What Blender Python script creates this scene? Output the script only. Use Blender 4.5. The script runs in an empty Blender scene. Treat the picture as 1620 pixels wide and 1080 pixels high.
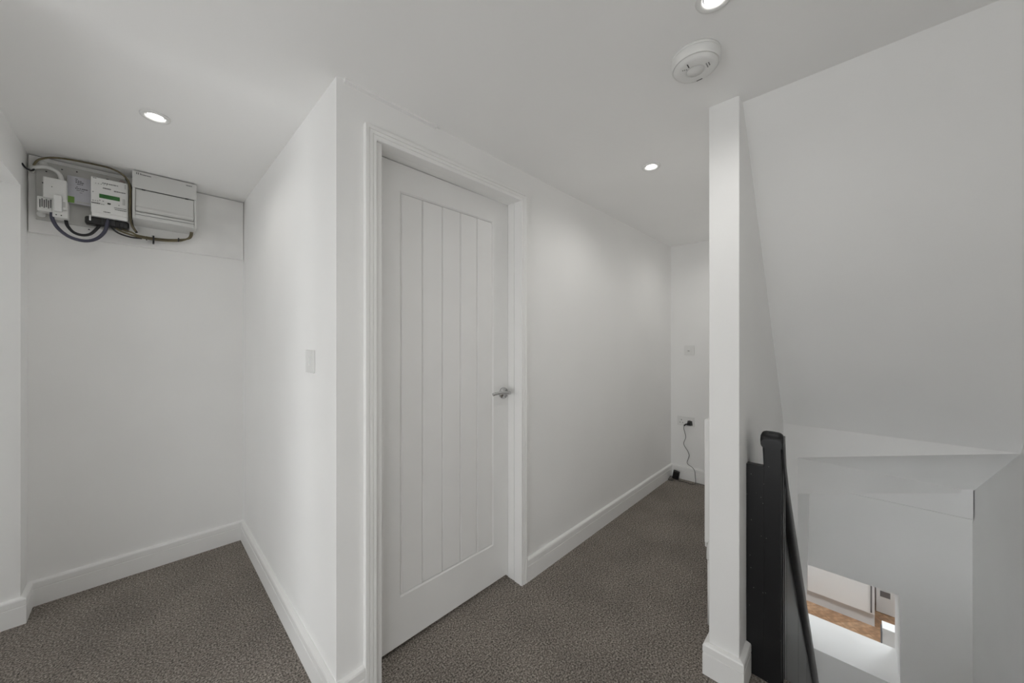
import bpy, bmesh, math, random
from mathutils import Vector, Matrix
random.seed(4)
S = bpy.context.scene
COL = S.collection
ZO = 1.255            # eye height above the landing carpet; heights below are written from eye level
XE = 3.44             # end wall of the house
# ------------------------------------------------------------------ camera
cd = bpy.data.cameras.new('camera'); cam = bpy.data.objects.new('camera', cd); COL.objects.link(cam)
cd.sensor_width = 36.0; cd.lens = 36.0 * 565.0 / 1620.0; cd.clip_start = 0.02
cam.location = (0, 0, ZO)
cam.rotation_euler = (math.radians(90), 0, -math.atan2(.7197, .6943))
S.camera = cam
# ------------------------------------------------------------------ world, exposure
W = bpy.data.worlds.new('sky'); S.world = W; W.use_nodes = True
bg = W.node_tree.nodes['Background']; bg.inputs[0].default_value = (.955, .98, 1.0, 1); bg.inputs[1].default_value = 5.6
S.view_settings.view_transform = 'Standard'; S.view_settings.look = 'None'
S.view_settings.gamma = 1.0; S.view_settings.use_curve_mapping = False
S.view_settings.exposure = 0.15
KITCHEN_W = 75.0
S.cycles.diffuse_bounces = 9; S.cycles.max_bounces = 11; S.cycles.use_adaptive_sampling = True; S.cycles.adaptive_threshold = .07
WY0, WY1, WZ0, WZ1, WX = -.38, 1.05, -1.15, -.15, -2.4     # unseen low glazing added behind the camera to light the landing
VX0, VX1, VZ1 = -2.25, -.60, -.72                                  # unseen low window added in the right-hand wall to brighten the ceiling
def portal(loc, rot, sx, sy):      # guides the sampling of the sky through an added window, gives no light of its own
    pl = bpy.data.lights.new('window_portal', 'AREA'); pl.shape = 'RECTANGLE'; pl.size = sx; pl.size_y = sy
    pl.cycles.is_portal = True
    po = bpy.data.objects.new('window_portal', pl); COL.objects.link(po); po.location = loc; po.rotation_euler = rot
TY0, TY1 = 1.72, 2.34                                    # unseen bay added in the side room to light the alcove
portal((WX - .02, (TY0 + TY1) / 2, (WZ0 + WZ1) / 2 + ZO), (0, math.radians(-90), 0), WZ1 - WZ0, TY1 - TY0)
portal((WX - .02, (WY0 + WY1) / 2, (WZ0 + WZ1) / 2 + ZO), (0, math.radians(-90), 0), WZ1 - WZ0, WY1 - WY0)
UX0, UX1, UZ0, UZ1 = 2.25, 2.90, -3.32, -2.65             # unseen glazing added at the stair foot to light the stairwell from below
portal(((UX0 + UX1) / 2, -.52, (UZ0 + UZ1) / 2 + ZO), (math.radians(90), 0, 0), UX1 - UX0, UZ1 - UZ0)
portal(((VX0 + VX1) / 2, -.52, (WZ0 + VZ1) / 2 + ZO), (math.radians(90), 0, 0), VX1 - VX0, VZ1 - WZ0)

# ------------------------------------------------------------------ materials
def mat(name, col, rough=.5, metal=0., bump=0., bscale=200., var=0., vscale=8., spec=.5, emit=None, trans=0.):
    m = bpy.data.materials.new(name); m.use_nodes = True
    nt = m.node_tree; b = nt.nodes['Principled BSDF']
    b.inputs['Base Color'].default_value = (*col, 1); b.inputs['Roughness'].default_value = rough
    b.inputs['Metallic'].default_value = metal; b.inputs['Specular IOR Level'].default_value = spec
    if trans: b.inputs['Transmission Weight'].default_value = trans
    if emit:
        b.inputs['Emission Color'].default_value = (*emit[0], 1); b.inputs['Emission Strength'].default_value = emit[1]
    tc = nt.nodes.new('ShaderNodeTexCoord')
    if var:
        n = nt.nodes.new('ShaderNodeTexNoise'); n.inputs['Scale'].default_value = vscale; n.inputs["Detail"].default_value = 1
        nt.links.new(tc.outputs['Object'], n.inputs['Vector'])
        r = nt.nodes.new('ShaderNodeValToRGB')
        r.color_ramp.elements[0].position = .3; r.color_ramp.elements[1].position = .7
        r.color_ramp.elements[0].color = (*[c * (1 - var) for c in col], 1)
        r.color_ramp.elements[1].color = (*[min(1, c * (1 + var)) for c in col], 1)
        nt.links.new(n.outputs['Fac'], r.inputs['Fac']); nt.links.new(r.outputs['Color'], b.inputs['Base Color'])
    if bump:
        n2 = nt.nodes.new('ShaderNodeTexNoise'); n2.inputs['Scale'].default_value = bscale; n2.inputs['Detail'].default_value = 3
        nt.links.new(tc.outputs['Object'], n2.inputs['Vector'])
        bp = nt.nodes.new('ShaderNodeBump'); bp.inputs['Strength'].default_value = bump; bp.inputs['Distance'].default_value = .004
        nt.links.new(n2.outputs['Fac'], bp.inputs['Height']); nt.links.new(bp.outputs['Normal'], b.inputs['Normal'])
    return m

M = {}
M['wall'] = mat('wall_paint', (.89, .887, .877), .75, var=.012, vscale=3, spec=.25)
M['ceil'] = mat('ceiling_paint', (.925, .922, .914), .85, var=.01, vscale=2.5, spec=.2)
M['trim'] = mat('satin_trim_paint', (.89, .886, .874), .38, var=.008, spec=.45)
M['door'] = mat('satin_door_paint', (.86, .857, .846), .34, var=.008, spec=.5)
M['chrome'] = mat('brushed_chrome', (.55, .55, .55), .22, 1.0)
M['plastic'] = mat('white_plastic', (.80, .80, .785), .35)
M['cu'] = mat('grey_white_plastic', (.66, .66, .645), .28)
M['plasticg'] = mat('pale_grey_plastic', (.56, .56, .545), .4)
M['board'] = mat('grey_painted_board', (.56, .555, .535), .6, var=.06, vscale=14, bump=.05, bscale=90)
M['panel'] = mat('white_painted_panel', (.86, .855, .845), .6, var=.03, vscale=9, bump=.05, bscale=80)
M['paper'] = mat('lilac_paper', (.60, .60, .65), .8, var=.03, vscale=30)
M['ink'] = mat('dark_print', (.08, .08, .10), .8)
M['inkg'] = mat('grey_print', (.16, .16, .16), .8)
M['green'] = mat('green_print', (.20, .36, .08), .7)
M['lcd'] = mat('green_display', (.035, .16, .035), .25)
M['cableg'] = mat('blue_grey_cable', (.055, .055, .085), .45)
M['cablek'] = mat('black_cable', (.018, .018, .02), .5)
M['cableb'] = mat('brown_grey_cable', (.15, .125, .07), .5, var=.25, vscale=25)
M['blackp'] = mat('black_plastic', (.012, .012, .012), .4)
M['dark'] = mat('dark_recess', (.05, .05, .05), .7)
M['pink'] = mat('pink_grey_cap', (.45, .36, .34), .5)
M['brass'] = mat('brass_pin', (.5, .45, .3), .3, 1.0)
M['lens'] = mat('lamp_lens', (.9, .9, .9), .3, emit=((1, .98, .94), 6.0))
M['cab'] = mat('cabinet_white', (.74, .74, .73), .3)
M['plinth'] = mat('plinth_grey_white', (.60, .60, .60), .4)
M['grey'] = mat('grey_metal', (.22, .23, .25), .35, .6)
M['oak'] = mat('oak_plank', (.42, .25, .145), .42, var=.22, vscale=18, bump=.05, bscale=60)
M['oak2'] = mat('oak_plank_pale', (.50, .315, .19), .42, var=.2, vscale=18, bump=.05, bscale=60)
M['sub'] = mat('dark_joint', (.18, .11, .06), .8)
M['glass'] = mat('window_glass', (1, 1, 1), 0.0, trans=1.0)
M['pvc'] = mat('white_window_frame', (.85, .85, .85), .3)

# carpet: short twist pile, grey brown flecks
def carpet():
    m = bpy.data.materials.new('carpet_twist_pile'); m.use_nodes = True; nt = m.node_tree; b = nt.nodes['Principled BSDF']
    tc = nt.nodes.new('ShaderNodeTexCoord')
    def noise(scale, det, rough=.6):
        n = nt.nodes.new('ShaderNodeTexNoise'); n.inputs['Scale'].default_value = scale; n.inputs['Detail'].default_value = det
        n.inputs['Roughness'].default_value = rough
        nt.links.new(tc.outputs['Object'], n.inputs['Vector']); return n
    f1 = noise(150, 4, .75); f2 = noise(3.5, 5); f3 = noise(60, 2)
    r1 = nt.nodes.new('ShaderNodeValToRGB'); e = r1.color_ramp.elements
    e[0].position = .36; e[0].color = (.06, .055, .050, 1); e[1].position = .66; e[1].color = (.67, .612, .55, 1)
    k = r1.color_ramp.elements.new(.50); k.color = (.282, .252, .223, 1)
    nt.links.new(f1.outputs['Fac'], r1.inputs['Fac'])
    r2 = nt.nodes.new('ShaderNodeValToRGB'); e = r2.color_ramp.elements
    e[0].position = .35; e[0].color = (.88, .875, .87, 1); e[1].position = .65; e[1].color = (1.08, 1.07, 1.06, 1)
    nt.links.new(f2.outputs['Fac'], r2.inputs['Fac'])
    mx = nt.nodes.new('ShaderNodeMix'); mx.data_type = 'RGBA'; mx.blend_type = 'MULTIPLY'; mx.inputs[0].default_value = 1
    nt.links.new(r1.outputs['Color'], mx.inputs[6]); nt.links.new(r2.outputs['Color'], mx.inputs[7])
    nt.links.new(mx.outputs[2], b.inputs['Base Color'])
    b.inputs['Roughness'].default_value = .95; b.inputs['Specular IOR Level'].default_value = .1
    ad = nt.nodes.new('ShaderNodeMath'); ad.operation = 'ADD'
    nt.links.new(f1.outputs['Fac'], ad.inputs[0]); nt.links.new(f3.outputs['Fac'], ad.inputs[1])
    bp = nt.nodes.new('ShaderNodeBump'); bp.inputs['Strength'].default_value = .9; bp.inputs['Distance'].default_value = .008
    nt.links.new(ad.outputs[0], bp.inputs['Height']); nt.links.new(bp.outputs['Normal'], b.inputs['Normal'])
    return m
M['carpet'] = carpet()
# black gloss paint with small chips to pale primer
def blackpaint():
    m = mat('black_gloss_paint', (.013, .013, .014), .36, bump=.05, bscale=40, spec=.3); nt = m.node_tree; b = nt.nodes['Principled BSDF']
    tc = nt.nodes.new('ShaderNodeTexCoord'); v = nt.nodes.new('ShaderNodeTexVoronoi'); v.inputs['Scale'].default_value = 38
    nt.links.new(tc.outputs['Object'], v.inputs['Vector'])
    r = nt.nodes.new('ShaderNodeValToRGB'); e = r.color_ramp.elements
    e[0].position = .045; e[0].color = (.16, .16, .15, 1); e[1].position = .075; e[1].color = (.013, .013, .014, 1)
    nt.links.new(v.outputs['Distance'], r.inputs['Fac']); nt.links.new(r.outputs['Color'], b.inputs['Base Color'])
    return m
M['black'] = blackpaint()

# ------------------------------------------------------------------ builders
ORG = {}
class MB:
    def __init__(s): s.bm = bmesh.new()
    def _new(s, vs, fs):
        V = [s.bm.verts.new(v) for v in vs]
        for f in fs: s.bm.faces.new([V[i] for i in f])
        return V
    def box(s, x0, x1, y0, y1, z0, z1, bev=0., seg=2):
        t = bmesh.new()
        bmesh.ops.create_cube(t, size=1)
        for v in t.verts:
            v.co = Vector(((x0 + x1) / 2 + v.co.x * (x1 - x0), (y0 + y1) / 2 + v.co.y * (y1 - y0), (z0 + z1) / 2 + v.co.z * (z1 - z0)))
        if bev: bmesh.ops.bevel(t, geom=t.edges[:], offset=bev, segments=seg, affect='EDGES', profile=.5)
        s.merge(t); return s
    def merge(s, t):
        mp = {v: s.bm.verts.new(v.co) for v in t.verts}
        for f in t.faces:
            nf = s.bm.faces.new([mp[v] for v in f.verts]); nf.smooth = f.smooth
        t.free()
    def prism(s, pts, axis, a, b):
        """polygon in the plane across `axis`, extruded from a to b"""
        def P(p, c):
            return {'x': (c, p[0], p[1]), 'y': (p[0], c, p[1]), 'z': (p[0], p[1], c)}[axis]
        n = len(pts)
        vs = [P(p, a) for p in pts] + [P(p, b) for p in pts]
        fs = [list(range(n))[::-1], list(range(n, 2 * n))] + [[i, (i + 1) % n, n + (i + 1) % n, n + i] for i in range(n)]
        s._new(vs, fs); return s
    def hull(s, bot, top):
        """solid between two polygons of equal length"""
        n = len(bot); s._new(list(bot) + list(top), [list(range(n))[::-1], list(range(n, 2 * n))] + [[i, (i + 1) % n, n + (i + 1) % n, n + i] for i in range(n)]); return s
    def lathe(s, prof, c, axis='z', n=40, smooth=True):
        """profile (r, h) turned round `axis` through point c"""
        rings = []
        for r, h in prof:
            ring = []
            for k in range(n):
                a = 2 * math.pi * k / n; p, q = r * math.cos(a), r * math.sin(a)
                o = {'z': (p, q, h), 'y': (p, h, q), 'x': (h, p, q)}[axis]
                ring.append(s.bm.verts.new((c[0] + o[0], c[1] + o[1], c[2] + o[2])))
            rings.append(ring)
        for a, b in zip(rings, rings[1:]):
            for k in range(n):
                f = s.bm.faces.new([a[k], a[(k + 1) % n], b[(k + 1) % n], b[k]]); f.smooth = smooth
        for ring in (rings[0], rings[-1]):
            s.bm.faces.new(ring)
        return s
    def tube(s, pts, r, n=10, sub=6, flat=1.0):
        P = [Vector(p) for p in pts]; Q = []
        for i in range(len(P) - 1):
            p0 = P[max(i - 1, 0)]; p1 = P[i]; p2 = P[i + 1]; p3 = P[min(i + 2, len(P) - 1)]
            for k in range(sub):
                t = k / sub
                Q.append(.5 * ((2 * p1) + (p2 - p0) * t + (2 * p0 - 5 * p1 + 4 * p2 - p3) * t * t + (3 * p1 - p0 - 3 * p2 + p3) * t ** 3))
        Q.append(P[-1]); rings = []; up = None
        for i, q in enumerate(Q):
            d = (Q[min(i + 1, len(Q) - 1)] - Q[max(i - 1, 0)]).normalized()
            if up is None:
                up = d.orthogonal().normalized()
            up = (up - d * up.dot(d)).normalized(); sd = d.cross(up)
            rings.append([s.bm.verts.new(q + (up * math.cos(2 * math.pi * k / n) + sd * math.sin(2 * math.pi * k / n) * flat) * r) for k in range(n)])
        for a, b in zip(rings, rings[1:]):
            for k in range(n):
                f = s.bm.faces.new([a[k], a[(k + 1) % n], b[(k + 1) % n], b[k]]); f.smooth = True
        s.bm.faces.new(rings[0]); s.bm.faces.new(rings[-1]); return s
    def build(s, name, m, parent=None, **kw):
        bmesh.ops.recalc_face_normals(s.bm, faces=s.bm.faces[:])
        for v in s.bm.verts: v.co.z += ZO
        if parent is not None: org = ORG[parent.name]
        elif kw.get('kind') == 'structure': org = Vector((0, 0, 0))
        else:
            xs = [v.co for v in s.bm.verts]
            org = Vector(((min(c.x for c in xs) + max(c.x for c in xs)) / 2, (min(c.y for c in xs) + max(c.y for c in xs)) / 2, min(c.z for c in xs)))
        for v in s.bm.verts: v.co -= org
        me = bpy.data.meshes.new(name); s.bm.to_mesh(me); s.bm.free()
        me.materials.append(M[m]); o = bpy.data.objects.new(name, me); COL.objects.link(o)
        if parent is not None: o.parent = parent
        else: o.location = org
        ORG[o.name] = org
        tag(o, **kw); return o
def tag(o, label=None, cat=None, group=None, kind=None):
    if label: o['label'] = label
    if cat: o['category'] = cat
    if group: o['group'] = group
    if kind: o['kind'] = kind
def thing(name, loc, label=None, cat=None, group=None, kind=None):
    o = bpy.data.objects.new(name, None); COL.objects.link(o); o.empty_display_size = .05
    o.location = (loc[0], loc[1], loc[2] + ZO); ORG[o.name] = Vector(o.location); tag(o, label, cat, group, kind); return o
ST = dict(kind='structure')
ZF, ZC = -1.255, .885
ZL = -3.39             # floor of the storey below

# ------------------------------------------------------------------ the setting
LX = -.375             # alcove left wall
PX, PY0, PY1 = 1.49, .303, .402      # end face of the stair side wall
EDGE = 1.66            # landing edge at the stair
MB().prism([(-2.5, -.6), (EDGE, -.6), (EDGE, PY0 + .05), (XE + .1, PY0 + .05), (XE + .1, 1.5), (.6, 1.5), (.6, 2.95), (-2.5, 2.95)], 'z', ZF - .2, ZF).build('floor', 'carpet', **ST)
MB().prism([(-2.5, -.6), (1.545, -.6), (1.545, PY0 + .03), (XE + .1, PY0 + .03), (XE + .1, 1.5), (.6, 1.5), (.6, 2.95), (-2.5, 2.95)], 'z', ZC, ZC + .12).build('ceiling', 'ceil', **ST)
MB().box(LX - .12, .551, 2.82, 2.95, ZF, ZC).build('wall_back', 'wall', **ST)
MB().box(.451, .551, 1.36, 2.82, ZF, ZC).build('wall_alcove', 'wall', **ST)
DX0, DX1, DZ = .585, 1.378, .748
MB().prism([(.451, ZF), (DX0, ZF), (DX0, DZ), (DX1, DZ), (DX1, ZF), (XE, ZF), (XE, ZC), (.451, ZC)], 'y', 1.25, 1.36).build('wall_door', 'wall', **ST)
MB().box(.551, 1.55, 1.46, 1.5, ZF, ZC).build('wall_beyond_door', 'wall', **ST)
# left: nib, header over the opening, pier
MB().prism([(2.95, ZF), (2.95, ZC), (1.45, ZC), (1.45, ZF), (1.6, ZF), (1.6, .696), (2.68, .696), (2.68, ZF)], 'x', LX - .11, LX).build('wall_left', 'wall', **ST)
MB().box(-2.4, LX - .11, 1.45, 1.6, ZF, ZC).build('wall_light_block', 'wall', **ST)  # unseen wall added to keep window light off the left jamb
MB().box(-2.4, LX - .11, 2.68, 2.95, ZF, ZC).build('wall_far_left', 'wall', **ST)
MB().box(-2.5, VX0, -.6, -.498, ZL, ZC).box(VX1, UX0, -.6, -.498, ZL, ZC).box(UX0, UX1, -.6, -.498, UZ1, ZC).box(UX0, UX1, -.6, -.498, ZL, UZ0).box(UX1, XE, -.6, -.498, ZL, ZC).box(VX0, VX1, -.6, -.498, ZL, WZ0).box(VX0, VX1, -.6, -.498, VZ1, ZC).build('wall_right', 'wall', **ST)
# wall behind the camera with its added windows
w = MB()
w.box(-2.5, -2.4, -.5, WY0, ZF, ZC).box(-2.5, -2.4, WY1, TY0, ZF, ZC).box(-2.5, -2.4, TY1, 2.68, ZF, ZC).box(-2.5, -2.4, TY0, TY1, ZF, WZ0).box(-2.5, -2.4, TY0, TY1, WZ1, ZC).box(-2.5, -2.4, WY0, WY1, ZF, WZ0).box(-2.5, -2.4, WY0, WY1, WZ1, ZC)
w.build('wall_behind', 'wall', **ST)
w1 = thing('fill_window_1', (-2.45, (WY0 + WY1) / 2, WZ0), kind='structure')  # this and the windows below are added as unseen light sources
w = MB(); fw = .05
w.box(-2.47, -2.42, WY0, WY1, WZ0, WZ0 + fw).box(-2.47, -2.42, WY0, WY1, WZ1 - fw, WZ1).box(-2.47, -2.42, WY0, WY0 + fw, WZ0 + fw, WZ1 - fw).box(-2.47, -2.42, WY1 - fw, WY1, WZ0 + fw, WZ1 - fw).box(-2.47, -2.42, .46, .51, WZ0 + fw, WZ1 - fw)
w.build('fill_window_frame', 'pvc', w1)
w4 = thing('fill_window_4', (-2.45, (TY0 + TY1) / 2, WZ0), kind='structure')
w = MB().box(-2.47, -2.42, TY0, TY1, WZ0, WZ0 + fw).box(-2.47, -2.42, TY0, TY1, WZ1 - fw, WZ1).box(-2.47, -2.42, TY0, TY0 + fw, WZ0 + fw, WZ1 - fw).box(-2.47, -2.42, TY1 - fw, TY1, WZ0 + fw, WZ1 - fw)
w.build('fill_window_frame', 'pvc', w4)
w2 = thing('fill_window_2', ((VX0 + VX1) / 2, -.55, WZ0), kind='structure')
w = MB().box(VX0, VX1, -.57, -.52, WZ0, WZ0 + fw).box(VX0, VX1, -.57, -.52, VZ1 - fw, VZ1)
for x in (VX0, (VX0 + VX1) / 2 - fw / 2, VX1 - fw): w.box(x, x + fw, -.57, -.52, WZ0 + fw, VZ1 - fw)
w.build('fill_window_frame', 'pvc', w2)
w3 = thing('fill_window_3', ((UX0 + UX1) / 2, -.55, UZ0), kind='structure')
w = MB().box(UX0, UX1, -.57, -.52, UZ0, UZ0 + fw).box(UX0, UX1, -.57, -.52, UZ1 - fw, UZ1)
for x in (UX0, UX1 - fw): w.box(x, x + fw, -.57, -.52, UZ0 + fw, UZ1 - fw)
w.build('fill_window_frame', 'pvc', w3)
# stair side wall, end wall with the hatch, stairwell soffits
MB().box(PX, XE, PY0, PY1, ZL, ZC, .002, 1).build('wall_stair', 'wall', **ST)
HY0, HZ0, HZ1, HX1 = -.205, -2.26, -1.66, 3.85
w = MB()
w.box(XE, XE + .1, PY0, 1.5, -1.6, ZC).box(XE, XE + .1, -.6, PY0, HZ1, ZC)
w.box(XE, HX1, -.6, HY0, ZL, HZ1).box(XE, HX1, HY0, PY0 + .1, ZL, HZ0).box(XE, HX1, PY0, PY0 + .1, HZ0, HZ1).box(XE + .1, HX1, -.6, PY0 + .1, HZ1, HZ1 + .12)
w.build('wall_end', 'wall', **ST)
SX, SZ = 2.57, -.472
MB().prism([(1.545, ZC), (SX, SZ), (SX + .1, SZ), (1.645, ZC + .04), (1.545, ZC + .04)], 'y', -.498, PY0).build('ceiling_sloped', 'wall', **ST)
CZ, EZ, DZ_, FZ = -.655, -.86, -.895, -.905
C_, B_, D_ = (SX, .239), (SX, -.498), (XE, -.498)
MB().hull([(*C_, CZ), (*B_, SZ), (*D_, DZ_)], [(*C_, -.2), (*B_, -.2), (*D_, -.2)]).build('ceiling_soffit', 'wall', **ST)
MB().hull([(*C_, EZ), (*D_, FZ), (XE, PY0, FZ), (SX, PY0, EZ)], [(*C_, -.2), (*D_, -.2), (XE, PY0, -.2), (SX, PY0, -.2)]).build('ceiling_bulkhead', 'wall', **ST)
MB().box(SX, SX + .1, .239, PY0, ZL, EZ).build('wall_nib', 'wall', **ST)
MB().hull([(SX + .1, PY0, ZL), (SX + .1, .30, ZL), (XE, .30, ZL), (XE, PY0, ZL)], [(SX + .1, PY0, -.86), (SX + .1, .245, -.86), (XE, .245, -.86), (XE, PY0, -.86)]).build('wall_lower', 'wall', **ST)
MB().box(XE - .06, XE, -.492, .26, -1.047, -.86).box(XE - .067, XE - .06, -.492, .26, -1.049, -1.043).build('trim_4', 'wall', **ST)  # thin bead added so the strip's lower edge shows as a line
MB().box(.475, .84, 1.236, 1.25, .8755, ZC).build('trim_6', 'wall', **ST)
# staircase going down, out of sight below the frame
w = MB(); n = 10
for k in range(n):
    x0 = EDGE + .165 * k; z = ZF - .2135 * (k + 1)
    w.box(x0 - .02, x0 + .165, -.498, .19, z - .05, z).box(x0 - .02, x0, -.498, .19, z - .2135, z)
w.build('floor_stairs', 'carpet', **ST)
MB().box(EDGE - .02, EDGE, -.498, .2, ZF - .22, ZF - .02).build('trim_5', 'trim', **ST)

# baseboards: a moulded profile with a shadow groove, mitred at the corners
PROF = [(0, 0), (.0175, 0), (.0175, .079), (.0148, .0805), (.0148, .0840), (.0175, .0855), (.0175, .109), (.015, .1145), (.004, .118), (0, .118)]
def skirt(path, names):
    P = [Vector(p) for p in path]; n = len(P)
    dirs = [(P[i + 1] - P[i]).normalized() for i in range(n - 1)]
    nor = [Vector((d.y, -d.x)) for d in dirs]
    def off(i, t):
        if i == 0: return P[0] + nor[0] * t
        if i == n - 1: return P[-1] + nor[-1] * t
        a, b = nor[i - 1], nor[i]; m = (a + b) / (1 + a.dot(b)); return P[i] + m * t
    for i in range(n - 1):
        if names[i] is None: continue
        A = [(*off(i, t), ZF + h) for t, h in PROF]; B = [(*off(i + 1, t), ZF + h) for t, h in PROF]
        MB().hull(A, B).build('baseboard_' + names[i], 'trim', **ST)
skirt([(-2.2, 2.68), (LX, 2.68), (LX, 2.82), (.451, 2.82), (.451, 1.25), (.541, 1.25)], ['far_left', 'left', 'back', 'alcove', 'door_near'])
skirt([(1.397, 1.25), (XE, 1.25), (XE, PY1), (PX, PY1), (PX, PY0), (1.597, PY0)], ['door_far', 'end', 'corridor', 'post', 'stair'])

# ------------------------------------------------------------------ door
DY = 1.34
d1 = thing('door_1', ((DX0 + DX1) / 2, 1.30, ZF), kind='structure')
w = MB()   # lining with a rebate
w.box(DX0, .603, 1.25, 1.36, ZF, .731).box(1.361, DX1, 1.25, 1.36, ZF, .731).box(DX0, DX1, 1.25, 1.36, .731, DZ)
w.build('door_lining', 'trim', d1)
w = MB()   # planted stop
w.box(1.3545, 1.361, 1.25, 1.289, ZF, .7245).box(.603, .609, 1.25, 1.289, ZF, .7245).box(.603, 1.361, 1.25, 1.289, .7245, .731)
w.box(1.3575, 1.361, 1.295, DY - .002, ZF, .7275).box(.603, .606, 1.295, DY - .002, ZF, .7275).box(.603, 1.361, 1.295, DY - .002, .7275, .731)
w.build('door_stop', 'trim', d1)
# architrave: two uprights and a head, stepped profile (distance from the inner edge, projection)
AP = [(0, 0), (0, .013), (.003, .015), (.012, .015), (.0135, .0135), (.0155, .0135), (.017, .0165), (.026, .0165), (.0275, .015), (.0295, .015), (.031, .018), (.042, .018), (.044, .016), (.044, 0)]
xi0, xi1, zi = .5855, 1.3525, .722
def arch_piece(kind):
    A, B = [], []
    for u, p in AP:
        y = 1.25 - p
        if kind == 'l': A.append((xi0 - u, y, ZF)); B.append((xi0 - u, y, zi + u))
        if kind == 'r': A.append((xi1 + u, y, ZF)); B.append((xi1 + u, y, zi + u))
        if kind == 'h': A.append((xi0 - u, y, zi + u)); B.append((xi1 + u, y, zi + u))
    MB().hull(A, B).build('architrave', 'trim', d1)
for k in 'lrh': arch_piece(k)
LXa, LXb, LZ0, LZ1 = .606, 1.3585, -1.237, .7255
pX0, pX1, pZ0, pZ1 = .731, 1.252, -1.045, .615
leaf = MB()
def ring(x0, x1, z0, z1, y): return [(x0, y, z0), (x1, y, z0), (x1, y, z1), (x0, y, z1)]
c = .006
lv = [ring(LXa, LXb, LZ0, LZ1, DY + .035), ring(LXa, LXb, LZ0, LZ1, DY), ring(pX0, pX1, pZ0, pZ1, DY), ring(pX0 + c, pX1 - c, pZ0 + c, pZ1 - c, DY + .006), ring(pX0 + c, pX1 - c, pZ0 + c, pZ1 - c, DY + .012)]
V = [[leaf.bm.verts.new(p) for p in r] for r in lv]
for a, b in zip(V, V[1:]):
    for k in range(4): leaf.bm.faces.new([a[k], a[(k + 1) % 4], b[(k + 1) % 4], b[k]])
leaf.bm.faces.new(V[0]); leaf.bm.faces.new(V[-1])
leaf = leaf.build('door_leaf', 'door', d1)
bw = (pX1 - pX0 - 2 * c) / 5
for k in range(5):
    x0 = pX0 + c + bw * k; x1 = x0 + bw; h = .0045
    z0, z1 = pZ0 + c, pZ1 - c
    MB().hull([(x0, DY + .011, z0), (x1, DY + .011, z0), (x1, DY + .011, z1), (x0, DY + .011, z1)],
              [(x0 + h, DY + .0022, z0 + h), (x1 - h, DY + .0022, z0 + h), (x1 - h, DY + .0022, z1 - h), (x0 + h, DY + .0022, z1 - h)]).build('board', 'door', leaf)
hx, hz = 1.322, -.271
lev = MB().tube([(hx, DY - .008, hz), (hx, DY - .042, hz + .003), (hx - .006, DY - .054, hz + .006), (hx - .022, DY - .058, hz + .009), (hx - .065, DY - .058, hz + .013), (hx - .105, DY - .056, hz + .012), (hx - .122, DY - .052, hz + .009)], .0080, 14).build('lever_handle', 'chrome', d1)
MB().lathe([(.0295, 0), (.0295, -.006), (.028, -.0085), (.012, -.0095), (.0115, -.012)], (hx, DY, hz), 'y', 36).build('rose', 'chrome', lev)

# ------------------------------------------------------------------ ceiling fittings
def downlight(x, y, label, zc=ZC, watt=5.0, group='recessed ceiling downlights', col=(1, .985, .96), soft=.03):
    t = thing('downlight', (x, y, zc - .006), label, 'light', group)
    MB().lathe([(.044, 0), (.0448, -.003), (.043, -.0065), (.038, -.0075), (.031, -.006), (.0285, -.0035), (.027, 0)], (x, y, zc), 'z', 48).build('bezel', 'plastic', t)
    MB().lathe([(.0240, -.0005), (.0240, -.0035), (.0225, -.0042)], (x, y, zc), 'z', 40).build('lens', 'lens', t)
    l = bpy.data.lights.new('lamp', 'SPOT'); l.energy = watt; l.spot_size = math.radians(165); l.spot_blend = .7; l.shadow_soft_size = soft; l.color = col
    o = bpy.data.objects.new('lamp', l); COL.objects.link(o); o.parent = t; o.location = (0, 0, -.012)
downlight(.037, 1.984, 'small white recessed downlight in the ceiling near the electricity meter', watt=2.6)
downlight(1.787, .747, 'small white recessed downlight in the ceiling over the corridor', watt=4.6)
downlight(1.02, .262, 'bright recessed downlight at the top edge beside the smoke alarm', watt=6.0)

downlight(2.9, .66, 'added unseen downlight brightening the far end of the corridor, behind the stair wall end', watt=4.0)  # extra lamp out of view, added to brighten the corridor end

ax, ay = 1.197, .361
t = thing('smoke_alarm', (ax, ay, ZC - .05), 'round white smoke alarm on the ceiling beside the wall end', 'smoke alarm')
MB().lathe([(.069, 0), (.0695, -.003), (.0695, -.006), (.068, -.008)], (ax, ay, ZC), 'z', 56).build('base', 'plastic', t)
cv = MB().lathe([(.0685, -.008), (.0685, -.010), (.0672, -.030), (.0655, -.033), (.064, -.0335), (.0635, -.0325), (.0615, -.0335), (.058, -.040), (.050, -.0435), (.030, -.045), (.026, -.045), (.0255, -.0437), (.0235, -.0437), (.023, -.0455), (.001, -.046)], (ax, ay, ZC), 'z', 56).build('cover', 'plastic', t)
def mark(w, u, v, lu, lv, rot):
    # small printed bar on the alarm face; u runs along the corridor
    cs, sn = math.cos(rot), math.sin(rot); z = ZC - .0452
    q = [(-lu, -lv), (lu, -lv), (lu, lv), (-lu, lv)]
    pt = [(ax + u + a * cs - b * sn, ay + v + a * sn + b * cs) for a, b in q]
    w.hull([(*p, z) for p in pt], [(*p, z - .0006) for p in pt])
w = MB(); mark(w, -.039, .009, .0085, .0013, 0); w.build('slot', 'dark', cv)
w = MB(); mark(w, .046, .002, .0085, .0013, math.pi / 2); w.build('slot', 'dark', cv)
w = MB()
for k in range(3): mark(w, -.031 + .002 * k, .027 - .005 * k, .0018, .0012, .3)
for k in range(7): mark(w, -.012 + .0055 * (k % 4), -.034 - .0065 * (k // 4), .0019, .0012, .4)
w.build('printed_mark', 'inkg', cv, kind='stuff')

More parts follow.
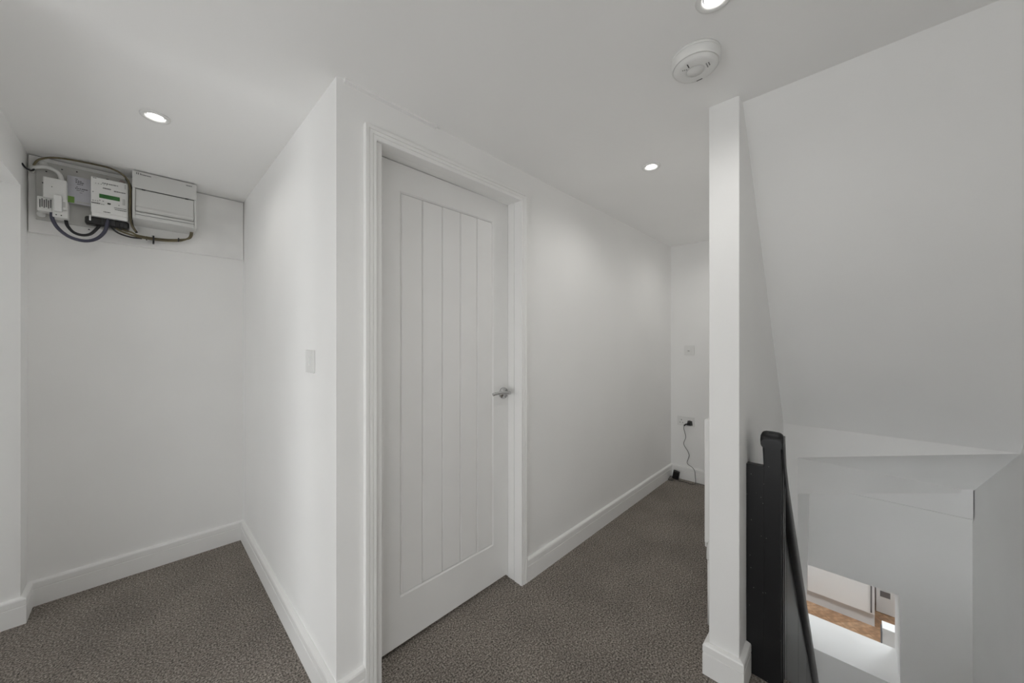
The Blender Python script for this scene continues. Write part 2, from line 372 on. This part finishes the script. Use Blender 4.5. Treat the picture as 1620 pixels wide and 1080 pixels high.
# ------------------------------------------------------------------ electricity meter and consumer unit on the back wall
YP, YB = 2.803, 2.788
w = MB().box(LX + .004, .449, YP, 2.8195, .517, .880, .002, 1)
pan = w.build('backing_panel', 'panel', label='large white painted backing panel above the alcove wall', cat='panel')
bd = thing('meter_board', (-.2, 2.795, .578), 'grey painted meter board on the white backing panel', 'board')
MB().box(-.348, -.05, YB, YP, .578, .858, .002, 1).build('board', 'board', bd)
def cap(x, z, m, r=.014):
    MB().lathe([(r, 0), (r, -.006), (r * .8, -.010), (r * .3, -.012)], (x, YB, z), 'y', 24).build('screw_cap', m, bd)
cap(-.326, .846, 'plastic'); cap(-.331, .604, 'plastic'); cap(-.073, .838, 'pink', .010)
for x, z in ((-.317, .812), (-.224, .842), (-.27, .838), (-.185, .565)): MB().lathe([(.003, 0), (.003, -.001), (.001, -.0015)], (x, YB, z), 'y', 10).build('screw', 'dark', bd)

# service cutout
t = thing('service_cutout', (-.29, 2.75, .588), 'white mains service cutout box left of the electricity meter', 'fuse box')
MB().box(-.320, -.250, 2.722, YB, .672, .770, .004).build('terminal_cover', 'plastic', t)
MB().box(-.293, -.246, 2.724, YB, .588, .672, .004).build('fuse_base', 'plastic', t)
MB().box(-.338, -.293, 2.735, YB, .610, .677, .003).build('cable_box', 'plastic', t)
fc = MB().box(-.287, -.262, 2.700, 2.724, .612, .690, .006, 3).box(-.262, -.247, 2.708, 2.724, .625, .676, .004).build('fuse_carrier', 'plastic', t)
w = MB().box(-.2595, -.252, 2.7068, 2.709, .636, .662)
w.build('grip', 'plasticg', fc)
w = MB()
for k in range(6): w.box(-.331 + .0062 * k, -.3275 + .0062 * k, 2.7338, 2.7352, .625 + .004 * (k % 2), .668 - .005 * ((k + 1) % 2))
w.build('printed_label', 'inkg', t, kind='stuff')
for b_ in ((-.3215, -.3185, 2.7215, 2.724, .735, .741), (-.295, -.292, 2.7215, 2.7235, .725, .729), (-.283, -.279, 2.7235, 2.7245, .597, .602), (-.268, -.264, 2.7235, 2.7245, .597, .602)): MB().box(*b_).build('screw', 'dark', t)

# paper notice, slightly curled
w = MB(); A, B = [], []
for k in range(9):
    u = k / 8; x = -.253 + .082 * u; y = 2.772 - .012 * math.sin(u * 2.6)
    A.append((x, y, .812 - .004 * u)); B.append((x, y, .676 + .0 * u))
for k in range(8):
    w.hull([A[k], A[k + 1], B[k + 1], B[k]], [(p[0], p[1] + .0008, p[2]) for p in (A[k], A[k + 1], B[k + 1], B[k])])
nt_ = w.build('paper_notice', 'paper', label='pale lilac paper notice with green corner logo beside the meter', cat='notice')
def yp(x): u = (x + .253) / .082; return 2.772 - .012 * math.sin(u * 2.6)
def printed(w, x0, x1, z, h):
    n = max(1, int((x1 - x0) / .006))
    for k in range(n):
        a = x0 + (x1 - x0) * k / n; b = a + (x1 - x0) / n * random.uniform(.65, .95)
        y = min(yp(a), yp(b)) - .0012
        w.box(a, b, y, y + .0008, z, z + h)
w = MB()
for i, (x0, x1, z, h) in enumerate([(-.227, -.216, .797, .0025), (-.226, -.205, .789, .003), (-.226, -.199, .781, .0035), (-.221, -.201, .773, .003), (-.224, -.217, .759, .0025), (-.227, -.187, .751, .0035), (-.223, -.198, .743, .0022), (-.213, -.203, .733, .0015)]):
    printed(w, x0, x1, z, h)
w.build('printed_text', 'ink', nt_, kind='stuff')
w = MB().box(-.251, -.229, 2.7640, 2.7655, .680, .710); w.build('green_logo', 'green', nt_)
w = MB(); printed(w, -.222, -.175, .683, .007); w.build('printed_strip', 'plasticg', nt_, kind='stuff')

# electricity meter
YM = 2.71
t = thing('electricity_meter', (-.111, 2.75, .622), 'white electricity meter with green display between notice and consumer unit', 'meter')
MB().box(-.174, -.048, YM, YB, .640, .815, .004).build('case', 'plastic', t)
MB().box(-.172, -.050, YM + .004, YB, .622, .642, .003).build('terminal_cover', 'plastic', t)
lc = MB().box(-.147, -.078, YM - .0015, YM + .002, .7150, .7350, .0005, 1).build('display', 'lcd', t)
w = MB()
def bar(x0, x1, z, h, gap=.0035):
    x = x0
    while x < x1:
        l = random.uniform(.002, .006); w.box(x, min(x + l, x1), YM - .0012, YM + .001, z, z + h * 1.4); x += l + random.uniform(.0008, gap)
bar(-.167, -.154, .807, .0018)
for k in range(5): w.box(-.160 + .009 * k, -.157 + .009 * k, YM - .0012, YM + .001, .7825, .7850)
bar(-.137, -.082, .7890, .0028); bar(-.135, -.108, .7640, .0035, .001); bar(-.098, -.058, .7590, .0030, .001)
bar(-.170, -.146, .6960, .0018); bar(-.172, -.144, .6830, .0040, .001); bar(-.141, -.130, .6830, .0018); bar(-.097, -.055, .6770, .0022, .001); bar(-.095, -.055, .6680, .0022, .001); bar(-.133, -.110, .6465, .0030, .001)
w.box(-.169, -.165, YM - .0012, YM + .001, .7380, .7410).box(-.147, -.143, YM - .0012, YM + .001, .7010, .7045).box(-.136, -.132, YM - .0012, YM + .001, .6990, .7025).box(-.083, -.079, YM - .0012, YM + .001, .6920, .6955)
for k in range(3): w.box(-.061, -.058, YM - .0012, YM + .001, .784 + .008 * k, .787 + .008 * k)
w.build('printed_text', 'inkg', t, kind='stuff')
MB().box(-.120, -.109, YM - .002, YM + .002, .6895, .6965, .0005, 1).build('optical_port', 'blackp', t)
MB().box(-.069, -.060, YM - .0015, YM + .002, .700, .730, .001, 1).build('button', 'plasticg', t)
w = MB().box(-.124, -.116, YM - .001, YM + .01, .8145, .8165); w.build('seal', 'dark', t)
# black isolator block under the meter
t = thing('isolator_block', (-.12, 2.755, .582), 'black isolator block peeping out under the electricity meter', 'switch')
MB().box(-.196, -.046, 2.735, YB, .584, .623, .010, 3).build('body', 'blackp', t)
for k in range(3): MB().box(-.140 + .03 * k, -.124 + .03 * k, 2.728, 2.74, .588, .618, .003).build('terminal', 'cablek', t)
MB().box(-.181, -.175, 2.732, 2.737, .600, .628, .001, 1).build('white_tab', 'plastic', t)

# consumer unit
YC = 2.666
t = thing('consumer_unit', (.09, 2.73, .634), 'grey white consumer unit with closed hinged cover high on the wall', 'fuse box')
w = MB()
w.hull([(-.034, 2.680, .878), (.214, 2.680, .878), (.214, YP, .878), (-.034, YP, .878)], [(-.034, 2.680, .640), (.214, 2.680, .640), (.214, YP, .625), (-.034, YP, .625)])
w.build('enclosure', 'cu', t)
fp = MB().box(-.034, .214, YC, 2.682, .790, .879, .003).box(-.034, -.0235, YC, 2.682, .634, .790, .002).box(.2035, .214, YC, 2.682, .634, .790, .002).box(-.0235, .2035, YC, 2.682, .634, .668, .003).build('front_cover', 'cu', t)
hc = MB().prism([(2.674, .786), (2.668, .785), (2.6665, .700), (2.662, .691), (2.664, .682), (2.671, .674), (2.682, .6735), (2.684, .786)], 'x', -.0215, .2015).build('hinged_flap', 'cu', t)
w = MB().box(-.0235, .2035, YC - .0005, 2.67, .7875, .7895); w.build('flap_gap', 'inkg', fp)
for x in (.0, .166): MB().box(x, x + .013, YC - .0008, 2.67, .7855, .7900).build('hinge', 'dark', fp)
w = MB().box(-.0235, .2035, 2.6635, 2.668, .6535, .6550); w.build('groove', 'inkg', fp)
w = MB()
for k in range(2): w.box(-.020 + .006 * k, -.0165 + .006 * k, YC - .0008, YC + .001, .861, .871)
x = -.006
for k in range(9): l = random.uniform(.002, .004); w.box(x, x + l, YC - .0008, YC + .001, .861, .866 + .003 * (k == 0)); x += l + .0012
x = .170
for k in range(7): l = random.uniform(.002, .0035); w.box(x, x + l, YC - .0008, YC + .001, .860, .865); x += l + .001
w.build('printed_mark', 'inkg', fp, kind='stuff')

# cables
def cable(pts, r, m, label, name='cable', cat='cable'):
    return MB().tube(pts, r, 10, 5).build(name, m, label=label, cat=cat)
cable([(-.296, 2.745, .612), (-.292, 2.73, .575), (-.274, 2.72, .534), (-.241, 2.716, .502), (-.196, 2.714, .491), (-.158, 2.716, .508), (-.131, 2.722, .549), (-.121, 2.73, .598), (-.120, 2.74, .625)], .0072, 'cableg', 'thick blue grey cable hanging in the longer loop below the meter')
cable([(-.256, 2.765, .592), (-.251, 2.76, .563), (-.232, 2.755, .534), (-.204, 2.752, .525), (-.177, 2.752, .537), (-.155, 2.755, .572), (-.148, 2.76, .590)], .0064, 'cablek', 'black cable hanging in the shorter loop below the meter')
cable([(-.358, 2.795, .800), (-.353, 2.768, .812), (-.32, 2.766, .826), (-.292, 2.764, .821), (-.275, 2.762, .803), (-.267, 2.762, .768)], .0085, 'plastic', 'white sheathed cable arching into the service cutout', 'sheathed_cable')
up = [(-.352, 2.775, .816), (-.344, 2.75, .832), (-.326, 2.742, .853), (-.277, 2.735, .873), (-.183, 2.72, .877), (-.105, 2.712, .873), (-.060, 2.705, .846), (-.0425, 2.70, .800), (-.0415, 2.70, .72), (-.0415, 2.705, .650), (-.037, 2.73, .612), (-.022, 2.745, .582)]
cable(up, .0042, 'cableb', 'brown grey cable arching over the meter and down its right side')
cable([(.0 + p[0] + .0035, p[1] + .012, p[2] - .004) for p in up[6:]], .0052, 'cablek', 'dark cable running down between meter and consumer unit')
for i, (dz, dy, lb) in enumerate([(0, 0, 'lower brown grey cable curving under the consumer unit'), (.009, .004, 'upper brown grey cable curving under the consumer unit')]):
    cable([(-.103 + .022 * i, 2.75, .60), (-.088 + .025 * i, 2.748, .580), (-.058 + .02 * i, 2.748, .566 + dz), (-.015, 2.75 + dy, .556 + dz), (.04, 2.765 + dy, .556 + dz), (.10, 2.775 + dy, .562 + dz), (.150, 2.775 + dy, .572 + dz), (.182 + .004 * i, 2.765, .590), (.192 + .006 * i, 2.755, .604), (.196 + .006 * i, 2.75, .628)], .0045, 'cableb', lb)
cable([(-.116, 2.752, .612), (-.108, 2.742, .585), (-.085, 2.742, .560), (-.04, 2.75, .549), (.0, 2.758, .552)], .004, 'cablek', 'short dark cable leaving the isolator block beside the brown cables')
for x, z in ((.018, .560), (.145, .577)):
    MB().lathe([(.0105, -.0025), (.0115, -.002), (.0115, .002), (.0105, .0025)], (x, 2.773, z), 'x', 16).build('cable_tie', 'cablek', label='black cable tie on the brown cables, %s' % ('left one near the meter' if x < .1 else 'right one below the consumer unit end'), cat='cable tie', group='ties on the cables under the consumer unit')
t = thing('cable_clip', (.045, 2.79, .535), 'small black cable clip with white head holding the brown cables', 'cable clip')
MB().box(.041, .048, 2.760, YP, .538, .578, .002).build('strap', 'cablek', t)
MB().lathe([(.005, .025), (.005, 0), (.003, -.003)], (.043, 2.765, .578), 'y', 14).build('nail_head', 'plastic', t)
cable([(-.374, 2.70, .800), (-.370, 2.735, .796), (-.362, 2.765, .796), (-.353, 2.768, .800), (-.350, 2.765, .812), (-.350, 2.765, .828)], .0038, 'cablek', 'dark cable end hooked round the left edge of the meter board')
# ------------------------------------------------------------------ switch, sockets, charger
t = thing('light_switch', (.448, 1.50, -.122), 'white light switch on the alcove wall left of the door', 'switch')
MB().box(.4425, .451, 1.459, 1.546, -.119, -.033, .002).build('plate', 'plastic', t)
MB().box(.4385, .444, 1.492, 1.512, -.092, -.060, .0015).build('rocker', 'plastic', t)
t = thing('fused_spur', (XE, 1.087, -.12), 'white fused switch plate on the end wall above the socket', 'switch')
MB().box(XE - .009, XE, 1.044, 1.130, -.121, -.037, .002).build('plate', 'plastic', t)
MB().box(XE - .013, XE - .008, 1.075, 1.106, -.098, -.068, .002).build('rocker', 'plastic', t)
MB().box(XE - .0135, XE - .012, 1.083, 1.099, -.0875, -.0835).build('marking', 'inkg', t)
t = thing('double_socket', (XE, 1.117, -.757), 'white double socket low on the end wall', 'socket')
MB().box(XE - .009, XE, 1.044, 1.191, -.767, -.681, .002).build('plate', 'plastic', t)
for y in (1.154, 1.081):
    MB().box(XE - .012, XE - .008, y - .008, y + .008, -.700, -.684, .0015).build('rocker', 'plastic', t)
    for b_ in ((y - .004, y + .004, -.719, -.7105), (y - .016, y - .008, -.742, -.7365), (y + .008, y + .016, -.742, -.7365)): MB().box(XE - .0095, XE - .0088, *b_).build('pin_hole', 'inkg', t)
t = thing('charger_plug', (XE - .03, 1.081, -.757), 'black plug in the right half of the double socket', 'plug')
MB().hull([(XE - .0095, 1.058, -.755), (XE - .0095, 1.105, -.755), (XE - .0095, 1.100, -.715), (XE - .0095, 1.063, -.715)], [(XE - .045, 1.066, -.752), (XE - .045, 1.097, -.752), (XE - .045, 1.092, -.727), (XE - .045, 1.071, -.727)]).build('body', 'blackp', t)
MB().tube([(XE - .03, 1.097, -.745), (XE - .03, 1.112, -.750), (XE - .03, 1.124, -.762)], .006, 8, 3).build('strain_relief', 'blackp', t)
cable([(XE - .03, 1.122, -.758), (XE - .026, 1.128, -.79), (XE - .024, 1.112, -.863), (XE - .022, 1.130, -.930), (XE - .022, 1.095, -.99), (XE - .022, 1.084, -1.03), (XE - .024, 1.100, -1.096), (XE - .026, 1.055, -1.125), (XE - .028, 1.036, -1.15), (XE - .03, 1.030, -1.20), (XE - .045, 1.022, -1.247), (XE - .075, 1.020, -1.250), (XE - .095, 1.045, -1.250), (XE - .085, 1.09, -1.250), (XE - .09, 1.14, -1.250), (XE - .075, 1.170, -1.245), (XE - .06, 1.175, -1.235)], .0020, 'cablek', 'thin black lead hanging from the plug down to the carpet')
cable([(XE - .045, 1.022, -1.2465), (XE - .04, .98, -1.2505), (XE - .04, .90, -1.2505), (XE - .045, .80, -1.2505)], .0024, 'inkg', 'thin grey lead lying on the carpet by the end baseboard')
t = thing('power_adapter', (XE - .06, 1.195, -1.25), 'black power adapter brick leaning on the corner baseboard', 'adapter')
w = MB().box(-.026, .026, -.012, .012, 0, .085, .004)
R = Matrix.Translation((XE - .055, 1.192, -1.252)) @ Matrix.Rotation(.5, 4, 'Z') @ Matrix.Rotation(math.radians(68), 4, 'Z') @ Matrix.Rotation(-.22, 4, 'Y') @ Matrix.Rotation(-.30, 4, 'X')
bmesh.ops.transform(w.bm, matrix=R, verts=w.bm.verts[:])
w.build('body', 'blackp', t)
MB().tube([(XE - .06, 1.20, -1.235), (XE - .07, 1.225, -1.235), (XE - .09, 1.232, -1.245), (XE - .13, 1.225, -1.250), (XE - .11, 1.19, -1.2505)], .0026, 8, 5).build('lead', 'cablek', t)

# ------------------------------------------------------------------ radiator behind the wall end
t = thing('radiator', (2.3, .46, -.95), 'white panel radiator just showing behind the stair wall end', 'radiator')
RX0, RX1, RZ0, RZ1 = 1.765, 2.75, -.935, -.352
w = MB(); n = 24
pts = []
for k in range(n):
    x = RX0 + .02 + (RX1 - RX0 - .04) * k / n; d = (RX1 - RX0 - .04) / n
    pts += [(x, .492), (x + d * .2, .498), (x + d * .6, .498), (x + d * .8, .492)]
w.prism([(RX0, .486)] + [(RX0 + .004, .493)] + pts + [(RX1, .490), (RX1, .486)], 'z', RZ0 + .01, RZ1 - .004)
w.build('front_panel', 'trim', t)
MB().box(RX0 + .004, RX1 - .004, .425, .432, RZ0 + .01, RZ1 - .004).build('rear_panel', 'trim', t)
for x in (RX0, RX1 - .003): MB().box(x, x + .003, .422, .494, RZ0 + .03, RZ1, .001, 1).build('side_cover', 'trim', t)
w = MB()
for k in range(30): w.box(RX0 + .02 + .0318 * k, RX0 + .04 + .0318 * k, .434, .484, RZ1 - .006, RZ1 - .002)
w.build('top_grille', 'trim', t)
MB().box(RX0 - .004, RX0, .466, .474, -.392, -.366, .001, 1).build('bleed_valve', 'dark', t)
MB().tube([(RX0 + .01, .466, RZ0 + .035), (RX0 - .012, .468, RZ0 + .035), (RX0 - .018, .470, RZ0 + .005), (RX0 - .018, .470, RZ0 - .03)], .011, 12, 4).build('valve', 'plastic', t)
MB().tube([(RX0 - .018, .470, RZ0 - .02), (RX0 - .018, .470, ZF + .001)], .0075, 10, 2).build('pipe', 'trim', t)
for x in (2.0, 2.5): MB().box(x, x + .03, PY1 + .001, .43, -.80, -.45).build('bracket', 'trim', t)

# ------------------------------------------------------------------ black stair balustrade
t = thing('stair_balustrade', (1.62, .22, ZF), 'black painted boarded balustrade with sloping handrail beside the stairs', 'balustrade')
NX = 1.60
MB().box(NX, NX + .11, .196, .247, ZF - .6, -.362, .001, 1).build('newel_post', 'black', t)
MB().box(NX + .0003, NX + .03, .2465, .3025, ZF + .001, -.464, .0004, 1).build('filler_panel', 'black', t)
for x in (NX + .022, NX + .062): MB().box(x, x + .022, .1925, .197, ZF - .5, -.40, .001, 1).build('moulding', 'black', t)
sl = (-2.359 + .350) / (3.245 - 1.545)
def rz(x): return -.350 + sl * (x - 1.545)
# handrail: rounded section swept down the slope, with a level turned end over the newel
w = MB()
sec = []
for k in range(20):
    a = 2 * math.pi * k / 20; ca, sa = math.cos(a), math.sin(a)
    sec.append((.034 * math.copysign(abs(ca) ** .5, ca), .029 * math.copysign(abs(sa) ** .55, sa)))
path = [(NX - .028, -.372), (NX - .024, -.360), (NX - .005, -.356), (NX + .02, -.362), (NX + .05, rz(NX + .05) + .008), (NX + .12, rz(NX + .12) - .015), (3.32, rz(3.32) - .015)]
rings = []
for i, (x, z) in enumerate(path):
    a = path[max(i - 1, 0)]; b = path[min(i + 1, len(path) - 1)]
    dx, dz = b[0] - a[0], b[1] - a[1]
    if i < 2: dx, dz = 1, 0
    l = math.hypot(dx, dz); nx, nz = -dz / l, dx / l
    k = .55 if i == 0 else 1.0
    rings.append([w.bm.verts.new((x + nx * q * k, .2205 + p * (.9 if i == 0 else 1), z + nz * q * k)) for p, q in sec])
for a, b in zip(rings, rings[1:]):
    for k in range(20):
        f = w.bm.faces.new([a[k], a[(k + 1) % 20], b[(k + 1) % 20], b[k]]); f.smooth = True
w.bm.faces.new(rings[0]); w.bm.faces.new(rings[-1])
w.build('handrail', 'black', t)
x = NX + .112
while x < 3.30:
    x1 = min(x + (.20 if x < 1.75 else .42), 3.31)
    w = MB().hull([(x, .214, rz(x) - .95), (x1 - .006, .214, rz(x1 - .006) - .95), (x1 - .006, .230, rz(x1 - .006) - .95), (x, .230, rz(x) - .95)],
                  [(x, .214, rz(x) - .045), (x1 - .006, .214, rz(x1 - .006) - .045), (x1 - .006, .230, rz(x1 - .006) - .045), (x, .230, rz(x) - .045)])
    w.build('board', 'black', t); x = x1
w = MB().prism([(NX + .09, rz(NX + .09) - .99), (3.31, rz(3.31) - .99), (3.31, rz(3.31) - .86), (NX + .09, rz(NX + .09) - .86)], 'y', .200, .212)
w.build('string_board', 'black', t)

# ------------------------------------------------------------------ the room below, seen through the hatch
MB().box(HX1, 8.2, -1.2, 2.0, ZL - .1, ZL - .006).build('floor_lower', 'sub', **ST)
MB().box(HX1, 8.2, -1.2, 2.0, -1.2, -1.1).build('ceiling_lower', 'ceil', **ST)
MB().box(8.2, 8.3, -1.2, 2.0, ZL, -1.1).build('wall_lower_far', 'wall', **ST)
MB().box(HX1, 8.2, -1.3, -1.2, ZL, -1.1).build('wall_lower_right', 'wall', **ST)
MB().box(HX1, 8.2, 2.0, 2.1, ZL, -1.1).build('wall_lower_left', 'wall', **ST)
w = MB().box(HX1, HX1 + .03, -1.2, HY0, ZL, -1.2).box(HX1, HX1 + .03, PY0 + .1, 2.0, ZL, -1.2).box(HX1, HX1 + .03, HY0, PY0 + .1, HZ1, -1.2)
w.build('wall_lower_near', 'wall', **ST)
MB().box(1.6, XE, -.498, PY0, ZL - .1, ZL).build('floor_stair_foot', 'carpet', **ST)
# herringbone planks on the lower floor, only the strip the hatch shows
fl = bpy.data.objects['floor_lower']
pw, plen = .09, .36
me = {}
for key in ('oak', 'oak2'):
    b = bmesh.new(); bmesh.ops.create_cube(b, size=1)
    for v in b.verts: v.co = Vector((v.co.x * (plen - .003), v.co.y * (pw - .003), v.co.z * .006))
    mm = bpy.data.meshes.new('plank'); b.to_mesh(mm); b.free(); mm.materials.append(M[key]); me[key] = mm
cnt = 0
for i in range(-14, 15):
    for j in range(-14, 15):
        for o_ in (0, 1):
            # herringbone lattice in its own axes, turned 45 degrees
            if o_ == 0: u, v, rt = i * pw + j * plen + plen / 2, i * pw - j * plen + pw / 2, 0
            else: u, v, rt = i * pw + j * plen + pw / 2, i * pw - j * plen + pw + plen / 2, math.pi / 2
            a = math.pi / 4; X = 5.6 + u * math.cos(a) - v * math.sin(a); Y = .15 + u * math.sin(a) + v * math.cos(a)
            if not (4.95 < X < 6.5 and -.6 < Y < .75): continue
            q = bpy.data.objects.new('plank', me[random.choice(('oak', 'oak2'))]); COL.objects.link(q)
            q.parent = fl; q.location = (X, Y, ZL - .003 + ZO); q.rotation_euler = (0, 0, a + rt); cnt += 1
def base_unit(y0, y1, label, handle):
    t = thing('base_cabinet', (6.3, (y0 + y1) / 2, ZL), label, 'cabinet', 'white kitchen base cabinets seen through the hatch')
    MB().box(6.022, 6.58, y0, y1, ZL + .16, ZL + .88).build('carcass', 'cab', t)
    MB().box(6.05, 6.07, y0, y1, ZL, ZL + .16).build('plinth', 'plinth', t)
    dr = MB().box(6.0, 6.021, y0 + .002, y1 - .002, ZL + .165, ZL + .875, .002, 1).build('door', 'cab', t)
    if handle:
        y = y0 + .03
        MB().tube([(6.0, y, ZL + .21), (5.972, y, ZL + .21), (5.970, y, ZL + .23), (5.970, y, ZL + .60), (5.972, y, ZL + .62), (6.0, y, ZL + .62)], .007, 8, 3).build('handle', 'grey', dr)
base_unit(-.155, .46, 'white kitchen base cabinet with grey bar handle seen through the hatch', True)
base_unit(.46, 1.06, 'white kitchen base cabinet mostly hidden by the handrail, left in the hatch', False)
t = thing('dishwasher', (6.7, -.47, ZL), 'white appliance with grey display at the right of the hatch view', 'appliance')
MB().box(6.40, 6.95, -.76, -.175, ZL + .01, ZL + .84, .004).build('case', 'cab', t)
MB().box(6.394, 6.402, -.30, -.212, ZL + .215, ZL + .285, .002).build('display', 'grey', t)
t = thing('end_panel', (4.66, -.27, ZL), 'low white end panel with grey edge strip inside the hatch', 'panel')
MB().box(4.60, 4.72, -.38, -.166, ZL, -2.56, .003).build('panel', 'cab', t)
MB().box(4.598, 4.722, -.166, -.158, ZL, -2.60).build('edge_strip', 'grey', t)
downlight(5.0, .5, 'added unseen ceiling downlight of the lower room left of the hatch', -1.2, KITCHEN_W, 'added downlights of the lower room', (.90, .96, 1), .2)  # unseen lamp added to light the room behind the hatch
downlight(4.9, -.6, 'added unseen ceiling downlight of the lower room right of the hatch', -1.2, KITCHEN_W, 'added downlights of the lower room', (.90, .96, 1), .2)  # second added lamp, also out of view
